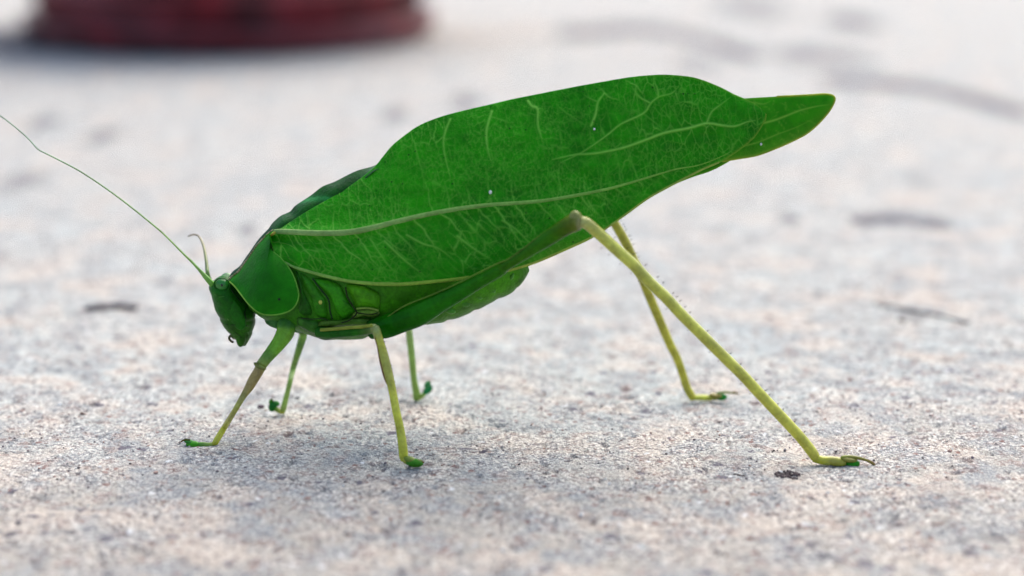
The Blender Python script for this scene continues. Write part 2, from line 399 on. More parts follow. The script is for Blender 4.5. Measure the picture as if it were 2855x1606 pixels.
def wing_depth(u, v, px=None, py=None):
    """distance of the wing from the mid-plane: it wraps the body in front, closes to a blade behind"""
    low = np.interp(u, [0, .045, .10, .2, .4, .55, .7, .85, 1], [.28, .42, .50, .55, .54, .45, .30, .16, .07])
    top = np.interp(u, [0, .1, .3, .6, 1], [.13, .16, .07, .045, .03])
    return top+(low-top)*np.sin(np.pi/2*np.clip((1-v), 0, 1))**.9 
MID = [(764, 646), (791, 646), (886, 650), (969, 648), (1044, 634), (1114, 616), (1197, 597), (1280, 582), (1362, 572), (1445, 566), (1520, 559), (1599, 546), (1690, 528), (1773, 505), (1835, 486), (1889, 471), (1938, 463), (1980, 450), (2029, 428)]
RAD = [(1540, 445), (1607, 431), (1657, 428), (1731, 414), (1793, 393), (1855, 370), (1918, 358), (1971, 344), (2013, 350), (2050, 352), (2083, 340), (2105, 336)]
veins = []      # polyline, half width px, strength
veins.append((RAD, 3.2, .95, 1))
veins += [([(1971, 341), (1984, 312), (2009, 292), (2038, 270)], 2.4, .7),
          ([(1560, 455), (1624, 424), (1690, 379), (1731, 346), (1793, 317), (1814, 288), (1839, 269), (1872, 261), (1892, 240)], 2.4, .7, 1),
          ([(1835, 269), (1833, 250), (1820, 217)], 2.2, .7), ([(1814, 288), (1789, 275), (1772, 258), (1760, 238)], 2.2, .65),
          ([(1648, 350), (1661, 317), (1667, 284), (1684, 259), (1669, 243)], 2.8, .85), ([(1684, 259), (1700, 272), (1730, 279)], 2, .55), ([(1667, 284), (1645, 275), (1625, 262)], 1.8, .5),
          ([(1472, 282), (1484, 297), (1499, 304), (1499, 346), (1508, 380), (1514, 404)], 3.0, .95), ([(1499, 304), (1512, 302)], 2, .5),
          ([(1371, 311), (1358, 354), (1356, 387), (1362, 428), (1371, 453)], 3.0, .9), ([(1371, 326), (1400, 335), (1430, 345)], 1.8, .4),
          ([(1255, 333), (1238, 379), (1238, 420), (1249, 470), (1257, 500)], 2.4, .7), ([(1156, 400), (1165, 440), (1178, 480), (1184, 530)], 1.8, .4),
          ([(1884, 260), (1893, 288)], 1.8, .5), ([(1560, 300), (1600, 330), (1635, 350)], 1.6, .35), ([(1793, 317), (1830, 345), (1850, 365)], 1.5, .3)]
midc = catmull(MID, 6)
def midy(x): return float(np.interp(x, midc[:, 0], midc[:, 1]))
def wander(x, y, ang, L, wob, step=9, bend=0):
    pts = [(x, y)]; a = ang
    for i in range(int(L/step)):
        a2 = a+random.uniform(-wob, wob); a += bend; x += math.cos(a2)*step; y += math.sin(a2)*step; pts.append((x, y))
    return pts
x = 815
while x < 1950:          # long slanting side veins below the midrib, forking
    L = (random.uniform(.75, 1.0)*170 if x < 1400 else random.uniform(.7, 1)*max(25, 170-(x-1400)*.36)); y = midy(x)+5
    p = wander(x, y, math.radians(random.uniform(42, 55)), L, .32, 11, .006)
    st = random.choice([.45, .6, .75]); veins.append((p, random.uniform(1.5, 2.1), st))
    for q in p[3::4]: veins.append((wander(q[0], q[1], math.radians(random.choice([5, 95])+random.uniform(-15, 15)), random.uniform(20, 45), .3, 8), 1.2, st*.6))
    x += random.uniform(45, 75)
x = 860
while x < 1900:          # shorter upright ones above it
    veins.append((wander(x, midy(x)-4, math.radians(-98-random.uniform(-6, 8)), random.uniform(50, 130), .25, 9, .004), 1.4, random.uniform(.3, .5)))
    x += random.uniform(40, 70)
veins += [([(1031, 664), (1075, 730), (1107, 765)], 2, .55), ([(1072, 672), (1126, 724), (1186, 770)], 2.4, .75), ([(1134, 655), (1180, 680), (1224, 693), (1276, 735)], 2.3, .75), ([(1275, 658), (1303, 680), (1341, 707), (1376, 729)], 2.3, .75),
          ([(1400, 615), (1440, 640), (1480, 680), (1510, 690)], 2.2, .6), ([(1640, 560), (1660, 590), (1682, 610)], 2, .6), ([(1560, 575), (1590, 620), (1625, 640)], 2, .5)]
def vein_mask(px, py, vs):
    m = np.zeros(px.shape)
    for poly, wd, st, *sym in vs:
        c = catmull(poly, 3) if len(poly) > 2 else np.array(poly, float)
        n = len(c)
        x0, x1, y0, y1 = c[:, 0].min()-9, c[:, 0].max()+9, c[:, 1].min()-9, c[:, 1].max()+9
        ii = np.nonzero((px > x0) & (px < x1) & (py > y0) & (py < y1))
        if not len(ii[0]): continue
        X_, Y_ = px[ii], py[ii]; best = np.zeros(X_.shape)
        for k in range(n-1):
            ax, ay = c[k]; dx, dy = c[k+1]-c[k]; LL = dx*dx+dy*dy+1e-9; t = np.clip(((X_-ax)*dx+(Y_-ay)*dy)/LL, 0, 1)
            d = np.hypot(X_-ax-t*dx, Y_-ay-t*dy); q = (k+t)/(n-1); taper = (.15+.85*np.sin(np.pi*np.clip(q*.9+.05, 0, 1))**.6) if sym else 1-.8*q**2.5
            best = np.maximum(best, np.exp(-(d/(wd*taper+.6))**2)*st*taper)
        m[ii] = np.maximum(m[ii], best)
    return m
def cells(x, y, sx, sy, ang, seed):
    """distance to the borders of stretched random cells: a closed net of small veins"""
    ca, sa = np.cos(ang), np.sin(ang)
    a = (x*ca+y*sa)/sx; b = (-x*sa+y*ca)/sy
    a = a+.5*(fbm(x/30, y/30, 3, seed+3)-.45); b = b+.5*(fbm(x/30+9, y/30, 3, seed+4)-.45)
    ia = np.floor(a); ib = np.floor(b); f1 = np.full(x.shape, 9.); f2 = np.full(x.shape, 9.)
    for da in (-1, 0, 1):
        for db in (-1, 0, 1):
            qa = ia+da+_h(ia+da, ib+db, seed)*.9; qb = ib+db+_h(ia+da, ib+db, seed+1)*.9
            d = np.hypot(a-qa, b-qb); m_ = d < f1; f2 = np.where(m_, f1, np.minimum(f2, d)); f1 = np.where(m_, d, f1)
    return f2-f1
def wing_net(px, py, my):
    up = py < my
    big = np.where(up, cells(px, py, 24, 62, math.radians(-8), 11), cells(px, py, 62, 25, math.radians(48), 12))
    med = np.where(up, cells(px, py, 13, 24, math.radians(-8), 13), cells(px, py, 25, 13, math.radians(48), 14))
    pa = np.clip((fbm(px/120, py/120, 3, 15)-.30)*4, .25, 1); pb = np.clip((fbm(px/90, py/90, 3, 16)-.32)*4, .1, 1)
    return np.maximum(np.exp(-(big/.075)**2)*.5*pa, np.exp(-(med/.10)**2)*.3*pb)
def grid_faces(nu, nv):
    i = np.arange(nu*nv).reshape(nu, nv)
    return np.stack([i[:-1, :-1], i[1:, :-1], i[1:, 1:], i[:-1, 1:]], -1).reshape(-1, 4).tolist()
def to_world(px, py, D):
    dx = (px-1427.5); dy = -(py-803)
    d = np.stack([dx, FWD.y*FPX+UPV.y*dy, FWD.z*FPX+UPV.z*dy], -1); t = (D-CAM.y)/d[..., 1]
    return np.array(CAM)+d*t[..., None]
def make_wing(name, nu, nv, mirror=False, far=False):
    px, py, u, v = wing_grid(TOP, BOT, nu, nv)
    U = np.repeat(u[:, None], nv, 1); Vv = np.repeat(v[None, :], nu, 0)
    dep = wing_depth(U, Vv)
    vm = vein_mask(px, py, veins) if not far else np.zeros(px.shape)
    my = np.interp(px, midc[:, 0], midc[:, 1])
    if not far: vm = np.maximum(vm, wing_net(px, py, my))
    # slight fold at the midrib, puckers between the veins
    dep = dep+.035*np.exp(-((py-my)/16)**2)*np.clip(1-U*1.1, 0, 1)
    # hollow just below the midrib near the shoulder
    dep = dep-.05*np.exp(-((py-my-28)/18)**2)*np.clip(1-U*3.2, 0, 1)
    dep = dep+vm*.011+(fbm(px/42, py/42, 3, 71)-.45)*.035*np.sin(np.pi*Vv)**.5+(fbm(px/14, py/14, 2, 77)-.37)*.008
    ed = np.exp(-((1-np.abs(2*Vv-1))*(np.abs(np.gradient(py, axis=1).sum(1))[:, None])/2/5.)**2)
    ed = np.where(Vv < .5, ed*np.clip((U-.38)*6, 0, 1), ed*np.clip((U-.72)*5, 0, 1)*.6)
    # yellower towards the trailing lower margin
    ed = np.maximum(ed, np.where(Vv < .5, np.exp(-(Vv*np.abs(np.gradient(py, axis=1).sum(1))[:, None]/26)**2)*.55*np.clip((U-.42)*9, 0, 1)*np.clip((.66-U)*8, 0, 1), 0))
    W = to_world(px, py, -dep)
    if far:
        W[..., 1] *= -1; a = math.radians(1.6); c = np.array([P(765, 650, 0).x, 0, P(765, 650, 0).z]); R = W-c
        W = np.stack([R[..., 0]*math.cos(a)+R[..., 2]*math.sin(a), R[..., 1], -R[..., 0]*math.sin(a)+R[..., 2]*math.cos(a)], -1)*np.array([.985, 1, .985])+c
    o = obj(name, W.reshape(-1, 3), grid_faces(nu, nv), mat_wing, root, attrs={'vein': vm.ravel(), 'edge': ed.ravel()})
    sm = o.modifiers.new('thickness', 'SOLIDIFY'); sm.thickness = .008; sm.offset = 1 if far else -1
    return o, (px, py, dep)
forewing, wg = make_wing('forewing', 800, 260)
far_wing, _ = make_wing('forewing', 120, 50, far=True)
def wing_at(x, y, off=.0):
    i = int(np.argmin((wg[0]-x)**2+(wg[1]-y)**2)); return P(x, y, -float(wg[2].ravel()[i])-off)
def vein_tube(pts, wid, cols, name, off, parent=forewing, flat=.55, n=8, per=5):
    c = catmull([(*p, w_) for p, w_ in zip(pts, wid)], per)
    g_ = Geo(); cs = [cols(i/(len(c)-1)) for i in range(len(c))]
    g_.tube([wing_at(q[0], q[1], off) for q in c], [max(.0012, q[2]*PX) for q in c], cs, n, flat)
    return g_.build(name, mat_vein, parent)
def lerp(a, b, t): t = min(1, max(0, t)); return tuple(p+(q-p)*t for p, q in zip(a, b))
MW = [6, 8, 8, 8.5, 8, 7.2, 6.6, 6, 5.6, 5.2, 4.8, 4.5, 4.0, 3.2, 2.6, 2.2, 1.8, 1.5, 1.0]
vein_tube(MID, MW, lambda t: lerp((.26, .42, .14), (.16, .42, .04), t), 'vein', .0, flat=.6)
cost = [p for p in BOT if p[0] >= 795 and p[0] <= 1417 and p[1] > 700]
vein_tube([(x, y-3) for x, y in cost], [3.6+1.6*math.sin(math.pi*i/len(cost)) for i in range(len(cost))], lambda t: lerp((.20, .42, .10), (.28, .45, .05), t*1.3), 'vein', .0)
cost2 = [p for p in BOT if p[0] >= 1417 and p[0] <= 2005]
vein_tube([(x-1, y-2) for x, y in cost2], [3.4]*4+[2.8]*(len(cost2)-4), lambda t: lerp((.36, .46, .07), (.28, .42, .07), t), 'vein', 0)
# white specks lying on the wing
for (x, y, r) in [(1367, 536, 4.5), (1657, 360, 3), (2122, 402, 3.2)]:
    g_ = Geo(); g_.ball(wing_at(x, y, .008) if x < 2100 else P(x, y, -.06), (r*PX, r*PX*.6, r*PX*1.2), (.75, .8, .8), 8, 6); sp_ = g_.build('white_speck', mat_grit, forewing)
# ---- hind wings: folded blade tips showing behind the forewing
HT = [(1700, 300), (1850, 290), (1960, 282), (2079, 274), (2166, 269), (2249, 265), (2295, 262), (2311, 263), (2322, 266), (2328, 274)]
HB = [(1700, 300), (1705, 470), (1850, 478), (1950, 462), (2013, 450), (2062, 442), (2112, 433), (2166, 413), (2207, 395), (2249, 373), (2282, 345), (2311, 312), (2325, 288), (2328, 274)]
hv = [([(2050, 362), (2120, 345), (2166, 333), (2230, 308), (2280, 296), (2312, 292)], 2.6, .8), ([(2060, 410), (2110, 398), (2166, 375), (2220, 355), (2270, 330)], 1.8, .5),
      ([(2166, 333), (2180, 350), (2190, 365)], 1.4, .4), ([(2100, 285), (2130, 290), (2150, 280)], 1.6, .5)]
for i in range(26):
    x = random.uniform(2080, 2290); hv.append((wander(x, random.uniform(280, 400), math.radians(random.uniform(20, 120)), 35, .6, 7), 1.1, .3))
def make_hind(nu, nv, Y, far):
    px, py, u, v = wing_grid(HT, HB, nu, nv, O0)
    U = np.repeat(u[:, None], nv, 1); Vv = np.repeat(v[None, :], nu, 0)
    hgt = np.abs(np.gradient(py, axis=1).sum(1))[:, None]
    dep = .02+.05*np.sin(np.pi*Vv)*np.clip(1.2-U, 0, 1)+(fbm(px/30, py/30, 2, 90)-.4)*.02+.05*(1-Vv)*(1-U)
    vm = vein_mask(px, py, hv)
    e = np.minimum(Vv, 1-Vv)*hgt; e = np.minimum(e, (1-U)*590); ed = .9*np.exp(-(e/5)**2)+.35*np.exp(-(Vv*hgt/22)**2)
    W = to_world(px, py, -dep+0*Y)
    if far: W[..., 1] *= -1; W[..., 2] -= .012
    o = obj('hind_wing', W.reshape(-1, 3), grid_faces(nu, nv), mat_hindwing, root, attrs={'vein': vm.ravel(), 'edge': ed.ravel()})
    sm = o.modifiers.new('thickness', 'SOLIDIFY'); sm.thickness = .008; sm.offset = 1 if far else -1
    return o
h1 = make_hind(220, 80, 0, False); h2 = make_hind(60, 30, 0, True)
g_ = Geo(); c = catmull(HB[4:]+HT[:-1][::-1][:5], 5)
g_.tube([P(x, y, -.03) for x, y in c], [2.2*PX]*len(c), [(.42, .50, .06)]*len(c), 6); g_.build('wing_margin', mat_vein, h1)
# ---- dark dorsal field of the folded wings between the shoulder and the crest
g_ = Geo()
UPE = [(738, 655), (758, 624), (782, 602), (808, 590), (824, 573), (866, 545), (899, 520), (932, 507), (990, 478), (1031, 466), (1050, 459), (1070, 450)]
LOE = [(752, 660), (775, 645), (800, 630), (830, 612), (850, 600), (880, 583), (912, 565), (940, 549), (985, 525), (1018, 502), (1045, 478), (1075, 462)]
ue = catmull(UPE, 5); le = catmull(LOE, 5); nn = 14
def dorsal(t, k):
    a = ue[t]; b = le[t]; f = k/(nn-1); x = b[0]+(a[0]-b[0])*f; y = b[1]+(a[1]-b[1])*f
    Y = -.14+.14*f**1.2-.02*math.sin(math.pi*f)+.012*math.sin(t*.5)*math.sin(math.pi*f)
    return P(x, y, Y)
for side in (1, -1):
    b = len(g_.v)
    for t in range(len(ue)):
        for k in range(nn):
            q = dorsal(t, k); q.y *= side; g_.v.append(q)
            fold = math.exp(-((t-27+ (k-7)*.8)/1.6)**2); g_.c.append(lerp((.006, .085, .005), (.03, .28, .06), fold))
    for t in range(len(ue)-1):
        for k in range(nn-1): g_.f.append((b+t*nn+k, b+(t+1)*nn+k, b+(t+1)*nn+k+1, b+t*nn+k+1))
g_.build('wing_base', mat_body, root)

# ---- body: thorax and abdomen, one surface
ST = [(690, 780, 700, 860, 0, .16), (740, 735, 745, 888, 0, .30), (790, 700, 800, 905, 0, .37), (850, 645, 862, 926, 0, .43), (920, 640, 925, 942, 0, .44), (990, 640, 1000, 942, 0, .44), (1060, 640, 1075, 928, 0, .43),
      (1130, 640, 1150, 908, 0, .42), (1200, 640, 1225, 896, 0, .40), (1270, 640, 1300, 875, 0, .36), (1340, 645, 1370, 842, 0, .29), (1400, 660, 1430, 812, 0, .2), (1440, 680, 1462, 780, 0, .12), (1465, 710, 1476, 755, 0, .04)]
st = catmull(ST, 12)
def segs(q, m, f, a):
    gdeep = .0
    if f > .38:
        ph = ((f-.38)/.075) % 1.0; gdeep = .03*math.exp(-((ph-.5)/.13)**2)
    n_ = vnoise(np.array([f*30.]), np.array([a*3.]), 5)[0]-.5
    return m+(q-m)*(1-gdeep+.03*n_)
def bcol(f, a):
    c = lerp((.015, .16, .004), (.06, .30, .005), f*1.6)
    if math.cos(a) > .35: c = lerp(c, (.06, .17, .015), (math.cos(a)-.35)*1.2)
    return c
g_ = Geo(); g_.loft([tuple(r) for r in st], 40, 2.2, colf=bcol, wig=segs)
body = g_.build('body', mat_body, root)
# side plates of the thorax
def dome(y0, bulge): return lambda x, y, r: -(y0+bulge*math.sqrt(max(0, 1-r**2.6)))
def z1(l): return [(500+a/3.623, 600+b/3.623) for a, b in l]
def smooth_poly(l, n=5):
    l2 = l+l[:1]; a = np.array(l2[-3:-1]+l2+l2[1:3]); c = catmull([tuple(q) for q in a], n); return [tuple(q) for q in c[2*n:-(2*n+1)]] if True else l
def closed(l, n=4):
    N = len(l); out = []
    a = np.array(l, float)
    for i in range(N):
        p0, p1, p2, p3 = a[i-1], a[i], a[(i+1) % N], a[(i+2) % N]
        for k in range(n):
            t = k/n; out.append(tuple(0.5*((2*p1)+(-p0+p2)*t+(2*p0-5*p1+4*p2-p3)*t*t+(-p0+3*p1-3*p2+p3)*t**3)))
    return out
PLATES = [
    ([(1175, 560), (1215, 600), (1245, 720), (1320, 860), (1350, 960), (1330, 1020), (1250, 1010), (1200, 960), (1215, 820), (1200, 700)], (1265, 880), (.016, .15, .004), .405, .045),
    ([(1215, 575), (1330, 630), (1420, 740), (1500, 850), (1510, 960), (1490, 1045), (1400, 1030), (1350, 960), (1310, 830), (1250, 720)], (1400, 860), (.03, .23, .005), .415, .05),
    ([(1340, 625), (1600, 670), (1670, 770), (1730, 880), (1790, 970), (1750, 1010), (1660, 1060), (1590, 1000), (1540, 900), (1480, 790)], (1610, 840), (.035, .28, .005), .425, .06),
    ([(1670, 690), (1800, 690), (1920, 730), (2030, 790), (2040, 900), (2010, 955), (1900, 940), (1790, 945), (1740, 860), (1690, 770)], (1870, 830), (.08, .36, .006), .43, .05),
    ([(1790, 965), (1900, 950), (2010, 965), (2020, 1000), (1960, 1030), (1850, 1020), (1760, 1045), (1740, 1010)], (1890, 990), (.18, .34, .04), .445, .03),
    ([(1500, 1060), (1620, 1060), (1740, 1040), (1900, 1040), (1960, 1080), (1900, 1110), (1700, 1120), (1500, 1130), (1400, 1120), (1420, 1070)], (1680, 1085), (.09, .22, .02), .43, .03),
    ([(1200, 1020), (1300, 1040), (1400, 1060), (1450, 1120), (1420, 1200), (1330, 1190), (1250, 1150), (1190, 1100)], (1320, 1120), (.04, .19, .015), .38, .04),
    ([(1390, 1150), (1440, 1130), (1560, 1150), (1580, 1230), (1500, 1262), (1420, 1250), (1375, 1205)], (1480, 1200), (.02, .14, .004), .42, .05)]
for poly, cen, colr, y0, bl in PLATES:
    cz = z1([cen])[0]; pl = closed(z1(poly), 4)
    for mir in (False, True):
        g_ = Geo(); g_.disc(pl, cz, dome(y0-.03, bl+.03), 8, colf=lambda x, y, r: lerp(colr, tuple(c_*.35 for c_ in colr), max(0, r-.82)*5.5), mirror=mir); g_.build('thorax_plate', mat_body, root)
# dark sutures between them
def cord(name, pts, Y, r, colr, parent, mat=mat_dark, mir=True, per=4):
    c = catmull(z1(pts), per)
    g_ = Geo(); g_.tube([P(x, y, -Y) for x, y in c], r*PX, [colr]*len(c), 6); o = g_.build(name, mat, parent); return o
cord('suture', [(1345, 640), (1420, 740), (1505, 850), (1520, 960), (1545, 1050)], 0.463, 2.2, (.006, .03, .006), body)
cord('suture', [(1680, 730), (1700, 830), (1760, 930), (1790, 990), (1720, 1060), (1640, 1085)], 0.478, 2.0, (.02, .03, .006), body)
cord('suture', [(1790, 985), (1880, 998), (1950, 1000), (2005, 985)], 0.473, 1.8, (.02, .03, .006), body)
cord('suture', [(1230, 1040), (1330, 1050), (1440, 1045), (1500, 1060)], .45, 1.5, (.02, .04, .01), body)
cord('spine_edge', [(1790, 945), (1880, 938), (1960, 948), (2010, 965)], .49, 3.0, (.22, .34, .06), body, mat_vein)
g_ = Geo(); q = z1([(1425, 880)])[0]; g_.ball(P(*q, -.475), (.016, .01, .02), (.55, .60, .12), 10, 7); g_.build('yellow_spot', mat_vein, body)
# abdomen belly lighter fold with pads
for (x, y, rx, ry) in [(1290, 842, 22, 12), (1330, 822, 20, 12), (1370, 805, 16, 14), (1402, 780, 12, 16), (1425, 770, 8, 14), (1250, 862, 22, 10)]:
    g_ = Geo(); g_.ball(P(x, y, -.30+(x-1250)*.0009), (rx*PX, .05, ry*PX), (.07, .27, .03), 14, 10, Matrix.Rotation(.45, 3, 'Y'), .05); g_.build('belly_fold', mat_body, body)

# ---- pronotum (shield): two side lobes and the narrow saddle on top
CAR = z1([(498, 665), (530, 625), (600, 570), (640, 512), (700, 428), (780, 312), (840, 245), (900, 185), (945, 150)])
EDGE = z1([(945, 150), (934, 200), (926, 255), (920, 318), (952, 372), (1020, 430), (1090, 508), (1150, 608), (1188, 715), (1205, 805), (1185, 890), (1130, 955), (1050, 990), (960, 1006), (870, 1005), (800, 983), (740, 938), (680, 876), (620, 798), (560, 722), (498, 665)])
carc = catmull(CAR, 4); edc = catmull(EDGE, 4)
outline = [tuple(q) for q in carc]+[tuple(q) for q in edc[1:-1]]
def pro_depth(x, y, r):
    # distance below the crest line, seen in the picture
    cy_ = np.interp(x, carc[:, 0], carc[:, 1]) if x > carc[0, 0] else carc[0, 1]
    d = max(0, (y-cy_))/250.
    return -(.085+.43*math.sin(min(1, d*1.15)*math.pi/2)**.8 + .02*(1-r**4))
g_ = Geo(); cz = z1([(855, 660)])[0]
pc = lambda x, y, r: lerp((.006, .115, .002), (.012, .19, .003), r**2)
g_.disc(outline, cz, pro_depth, 18, colf=pc); nhalf = len(g_.v); m_ = g_.mirrored(); off = len(g_.v); g_.v += m_.v; g_.c += m_.c; g_.f += [tuple(i+off for i in f) for f in m_.f]
# saddle between the two crests
b = len(g_.v); K = 9
for i, (x, y) in enumerate(carc):
    p = P(x, y, pro_depth(x, y, 1))
    for k in range(K):
        f = k/(K-1)*2-1; g_.v.append(Vector((p.x, p.y*-f, p.z+.035*(1-f*f)))); g_.c.append((.006, .05, .02))
for i in range(len(carc)-1):
    for k in range(K-1): g_.f.append((b+i*K+k, b+(i+1)*K+k, b+(i+1)*K+k+1, b+i*K+k+1))
pron = g_.build('shield', mat_smooth, root)
rim = catmull([tuple(q) for q in edc[16:]], 2)
g_ = Geo(); g_.tube([P(x, y, pro_depth(x, y, 1)) for x, y in rim], [2.0*PX]*len(rim), [lerp((.10, .36, .04), (.22, .42, .06), i/len(rim)) for i in range(len(rim))], 8); g_.build('shield_rim', mat_vein, pron)
mm = g_.mirrored(); mm.build('shield_rim', mat_vein, pron)
# beaded brown-white crest
g_ = Geo(); cr = catmull([tuple(q) for q in carc], 6)
rr = [(1.6+2.2*random.random()+1.2*(i < 70))*PX for i in range(len(cr))]
g_.tube([P(x, y, pro_depth(x, y, 1)-.004) for x, y in cr], rr, [random.choice([(.42, .34, .20), (.16, .15, .06), (.5, .42, .3), (.10, .16, .04)]) for _ in cr], 7); g_.build('crest', mat_vein, pron)
mm = g_.mirrored(); mm.build('crest', mat_vein, pron)
g_ = Geo(); q = z1([(1008, 850)])[0]; g_.ball(P(*q, pro_depth(*q, .6)-.004), (.011, .006, .011), (.005, .008, .005), 8, 6); g_.build('black_dot', mat_dark, pron)
g_ = Geo(); pts = z1([(925, 205), (960, 180), (1000, 155)]); g_.tube([P(x, y, -.19) for x, y in pts], [.01, .014, .008], [(.45, .28, .05), (.5, .42, .08), (.1, .3, .03)], 7); g_.build('wing_hinge', mat_vein, pron)

# ---- head
HL = z1([(440, 604), (372, 640), (318, 690), (302, 725), (325, 785), (345, 870), (365, 940), (400, 1020), (432, 1085), (480, 1150), (535, 1212), (590, 1268), (640, 1308)])
HR = z1([(500, 610), (545, 640), (575, 680), (600, 730), (640, 790), (690, 860), (735, 920), (765, 985), (768, 1060), (755, 1130), (735, 1200), (705, 1262), (676, 1312)])
HW = [.05, .11, .145, .17, .18, .185, .18, .18, .165, .145, .12, .09, .04]
stn = catmull([(*l, *r, 0, w_) for l, r, w_ in zip(HL, HR, HW)], 6)
def hcol(f, a): return lerp((.009, .12, .004), (.04, .15, .004), (f-.5)*2)
def hwig(q, m, f, a):
    n_ = vnoise(np.array([f*14.]), np.array([a*2.2]), 8)[0]-.5
    gr_ = .05*math.exp(-((f-.62-.03*math.cos(a))/.018)**2)+.06*math.exp(-((f-.80)/.016)**2)
    return m+(q-m)*(1-gr_+.06*n_*(f > .15))
g_ = Geo(); g_.loft([tuple(r) for r in stn], 36, 2.1, colf=hcol, wig=hwig); head_pts = list(g_.v); head = g_.build('head', mat_body, root)
for mir in (1, -1):      # cheek plates and mouthparts
    g_ = Geo(); q = z1([(600, 960)])[0]; g_.ball(Vector((P(*q, 0).x, -.155*mir, P(*q, 0).z)), (.07, .03, .15), (.012, .15, .004), 18, 12, Matrix.Rotation(-.35, 3, 'Y')); g_.build('cheek', mat_body, head)
    g_ = Geo(); q = z1([(640, 1180)])[0]; g_.ball(Vector((P(*q, 0).x, -.09*mir, P(*q, 0).z)), (.05, .04, .115), (.03, .15, .006), 16, 10, Matrix.Rotation(.1, 3, 'Y')); g_.build('mandible', mat_body, head)
    g_ = Geo(); q = z1([(432, 700)])[0]; p = P(*q, -.14); p.y *= mir; p.z -= .012*(mir < 0)
    g_.ball(p, (.058, .045, .052), (.02, .19, .02), 22, 14); e_ = g_.build('eye', mat_eye, head)
    g_ = Geo(); g_.ball(p+Vector((.004, -.041*mir, .004)), (.012, .006, .014), (.003, .02, .004), 10, 7); g_.build('pupil', mat_eye, head)
    g_ = Geo(); q = P(*z1([(430, 705)])[0], -.145)
    ring = [Vector((q.x+.069*math.cos(a), q.y*mir, q.z+.062*math.sin(a))) for a in np.linspace(0, 2*math.pi, 25)]
    if mir < 0: ring = [Vector((q.x+(v_.x-q.x)*.75, v_.y, q.z-.015+(v_.z-q.z)*.7)) for v_ in ring]
    g_.tube(ring, .006, [(.012, .13, .008)]*25, 6, cap=False); g_.build('eye_rim', mat_body, head)
g_ = Geo(); c = catmull(z1([(560, 1235), (530, 1222), (508, 1225), (505, 1250), (525, 1275), (545, 1282)]), 5)
g_.tube([P(x, y, -.06) for x, y in c], [3.4*PX-.0016*PX*i for i in range(len(c))], [lerp((.06, .10, .02), (.08, .05, .015), i/len(c)) for i in range(len(c))], 8); g_.build('palp', mat_dark, head)
mm = g_.mirrored(); mm.build('palp', mat_dark, head)
def b5(l): return [(a/2.414, 250+b/2.414) for a, b in l]
for pts, rad_, colr in [([(690, 905), (668, 950), (662, 1000), (675, 1050)], 1.6, (.004, .025, .004)), ([(450, 985), (470, 1030), (500, 1060)], 1.3, (.12, .26, .05)), ([(440, 1092), (520, 1110), (600, 1100), (690, 1120)], 1.2, (.006, .03, .005)),
                        ([(520, 740), (560, 800), (620, 870), (650, 905)], 2.0, (.004, .03, .004)), ([(360, 800), (400, 825), (450, 820)], 1.2, (.04, .2, .02)), ([(560, 1180), (620, 1230), (640, 1290)], 1.2, (.01, .04, .005)), ([(690, 1180), (700, 1210), (695, 1240)], 1.8, (.10, .28, .06))]:
    c = catmull(z1(pts), 5); hs = np.array([(v_.x, v_.y, v_.z) for v_ in head_pts]); g_ = Geo(); ps = []
    for x, y in c:
        q = P(x, y, -.12); d_ = (hs[:, 0]-q.x)**2+(hs[:, 2]-q.z)**2+(hs[:, 1] > 0)*9; k = int(np.argmin(d_)); ps.append(P(x, y, float(hs[k, 1])-.004))
    g_.tube(ps, rad_*PX, [colr]*len(ps), 6); g_.build('face_line', mat_body, head)
# antennae
c = catmull(b5([(1440, 1320), (1420, 1300), (1385, 1262), (1350, 1222), (1290, 1158), (1230, 1100), (1100, 970), (1000, 885), (850, 765), (700, 655), (540, 550), (400, 475), (300, 425), (255, 400), (190, 330), (100, 250), (0, 175), (-200, 40), (-420, -60)]), 7)
n = len(c); g_ = Geo()
g_.tube([P(x, y, -.06-.25*(i/n)) for i, (x, y) in enumerate(c)], [np.interp(i/n, [0, .04, .12, .18, .3, 1], [10.5, 9.5, 7, 4.2, 2.6, 1.7])*PX for i in range(n)],
        [lerp(lerp((.12, .42, .04), (.36, .58, .16), i/n*4), (.34, .48, .34), (i/n-.25)*2) for i in range(n)], 8); g_.build('antenna', mat_leg, head)
c = catmull(b5([(1425, 1310), (1412, 1285), (1398, 1240), (1388, 1150), (1372, 1060), (1345, 995), (1310, 975), (1268, 986)]), 7)
n = len(c); g_ = Geo()
g_.tube([P(x, y, .05+max(0, i/n-.3)*1.0) for i, (x, y) in enumerate(c)], [np.interp(i/n, [0, .2, .45, 1], [9, 6.5, 4.4, 2.2])*PX for i in range(n)],
        [lerp((.12, .36, .05), (.36, .30, .20), i/n*1.4) for i in range(n)], 8); g_.build('antenna', mat_leg, head)
# neck skin and front coxa
g_ = Geo(); g_.loft([tuple(r) for r in catmull([(700, 850, 790, 840, 0, .2), (738, 876, 826, 872, 0, .26), (742, 893, 842, 905, 0, .24), (790, 910, 850, 925, 0, .1)], 5)], 20, col=(.03, .16, .03)); g_.build('front_breast', mat_body, root)

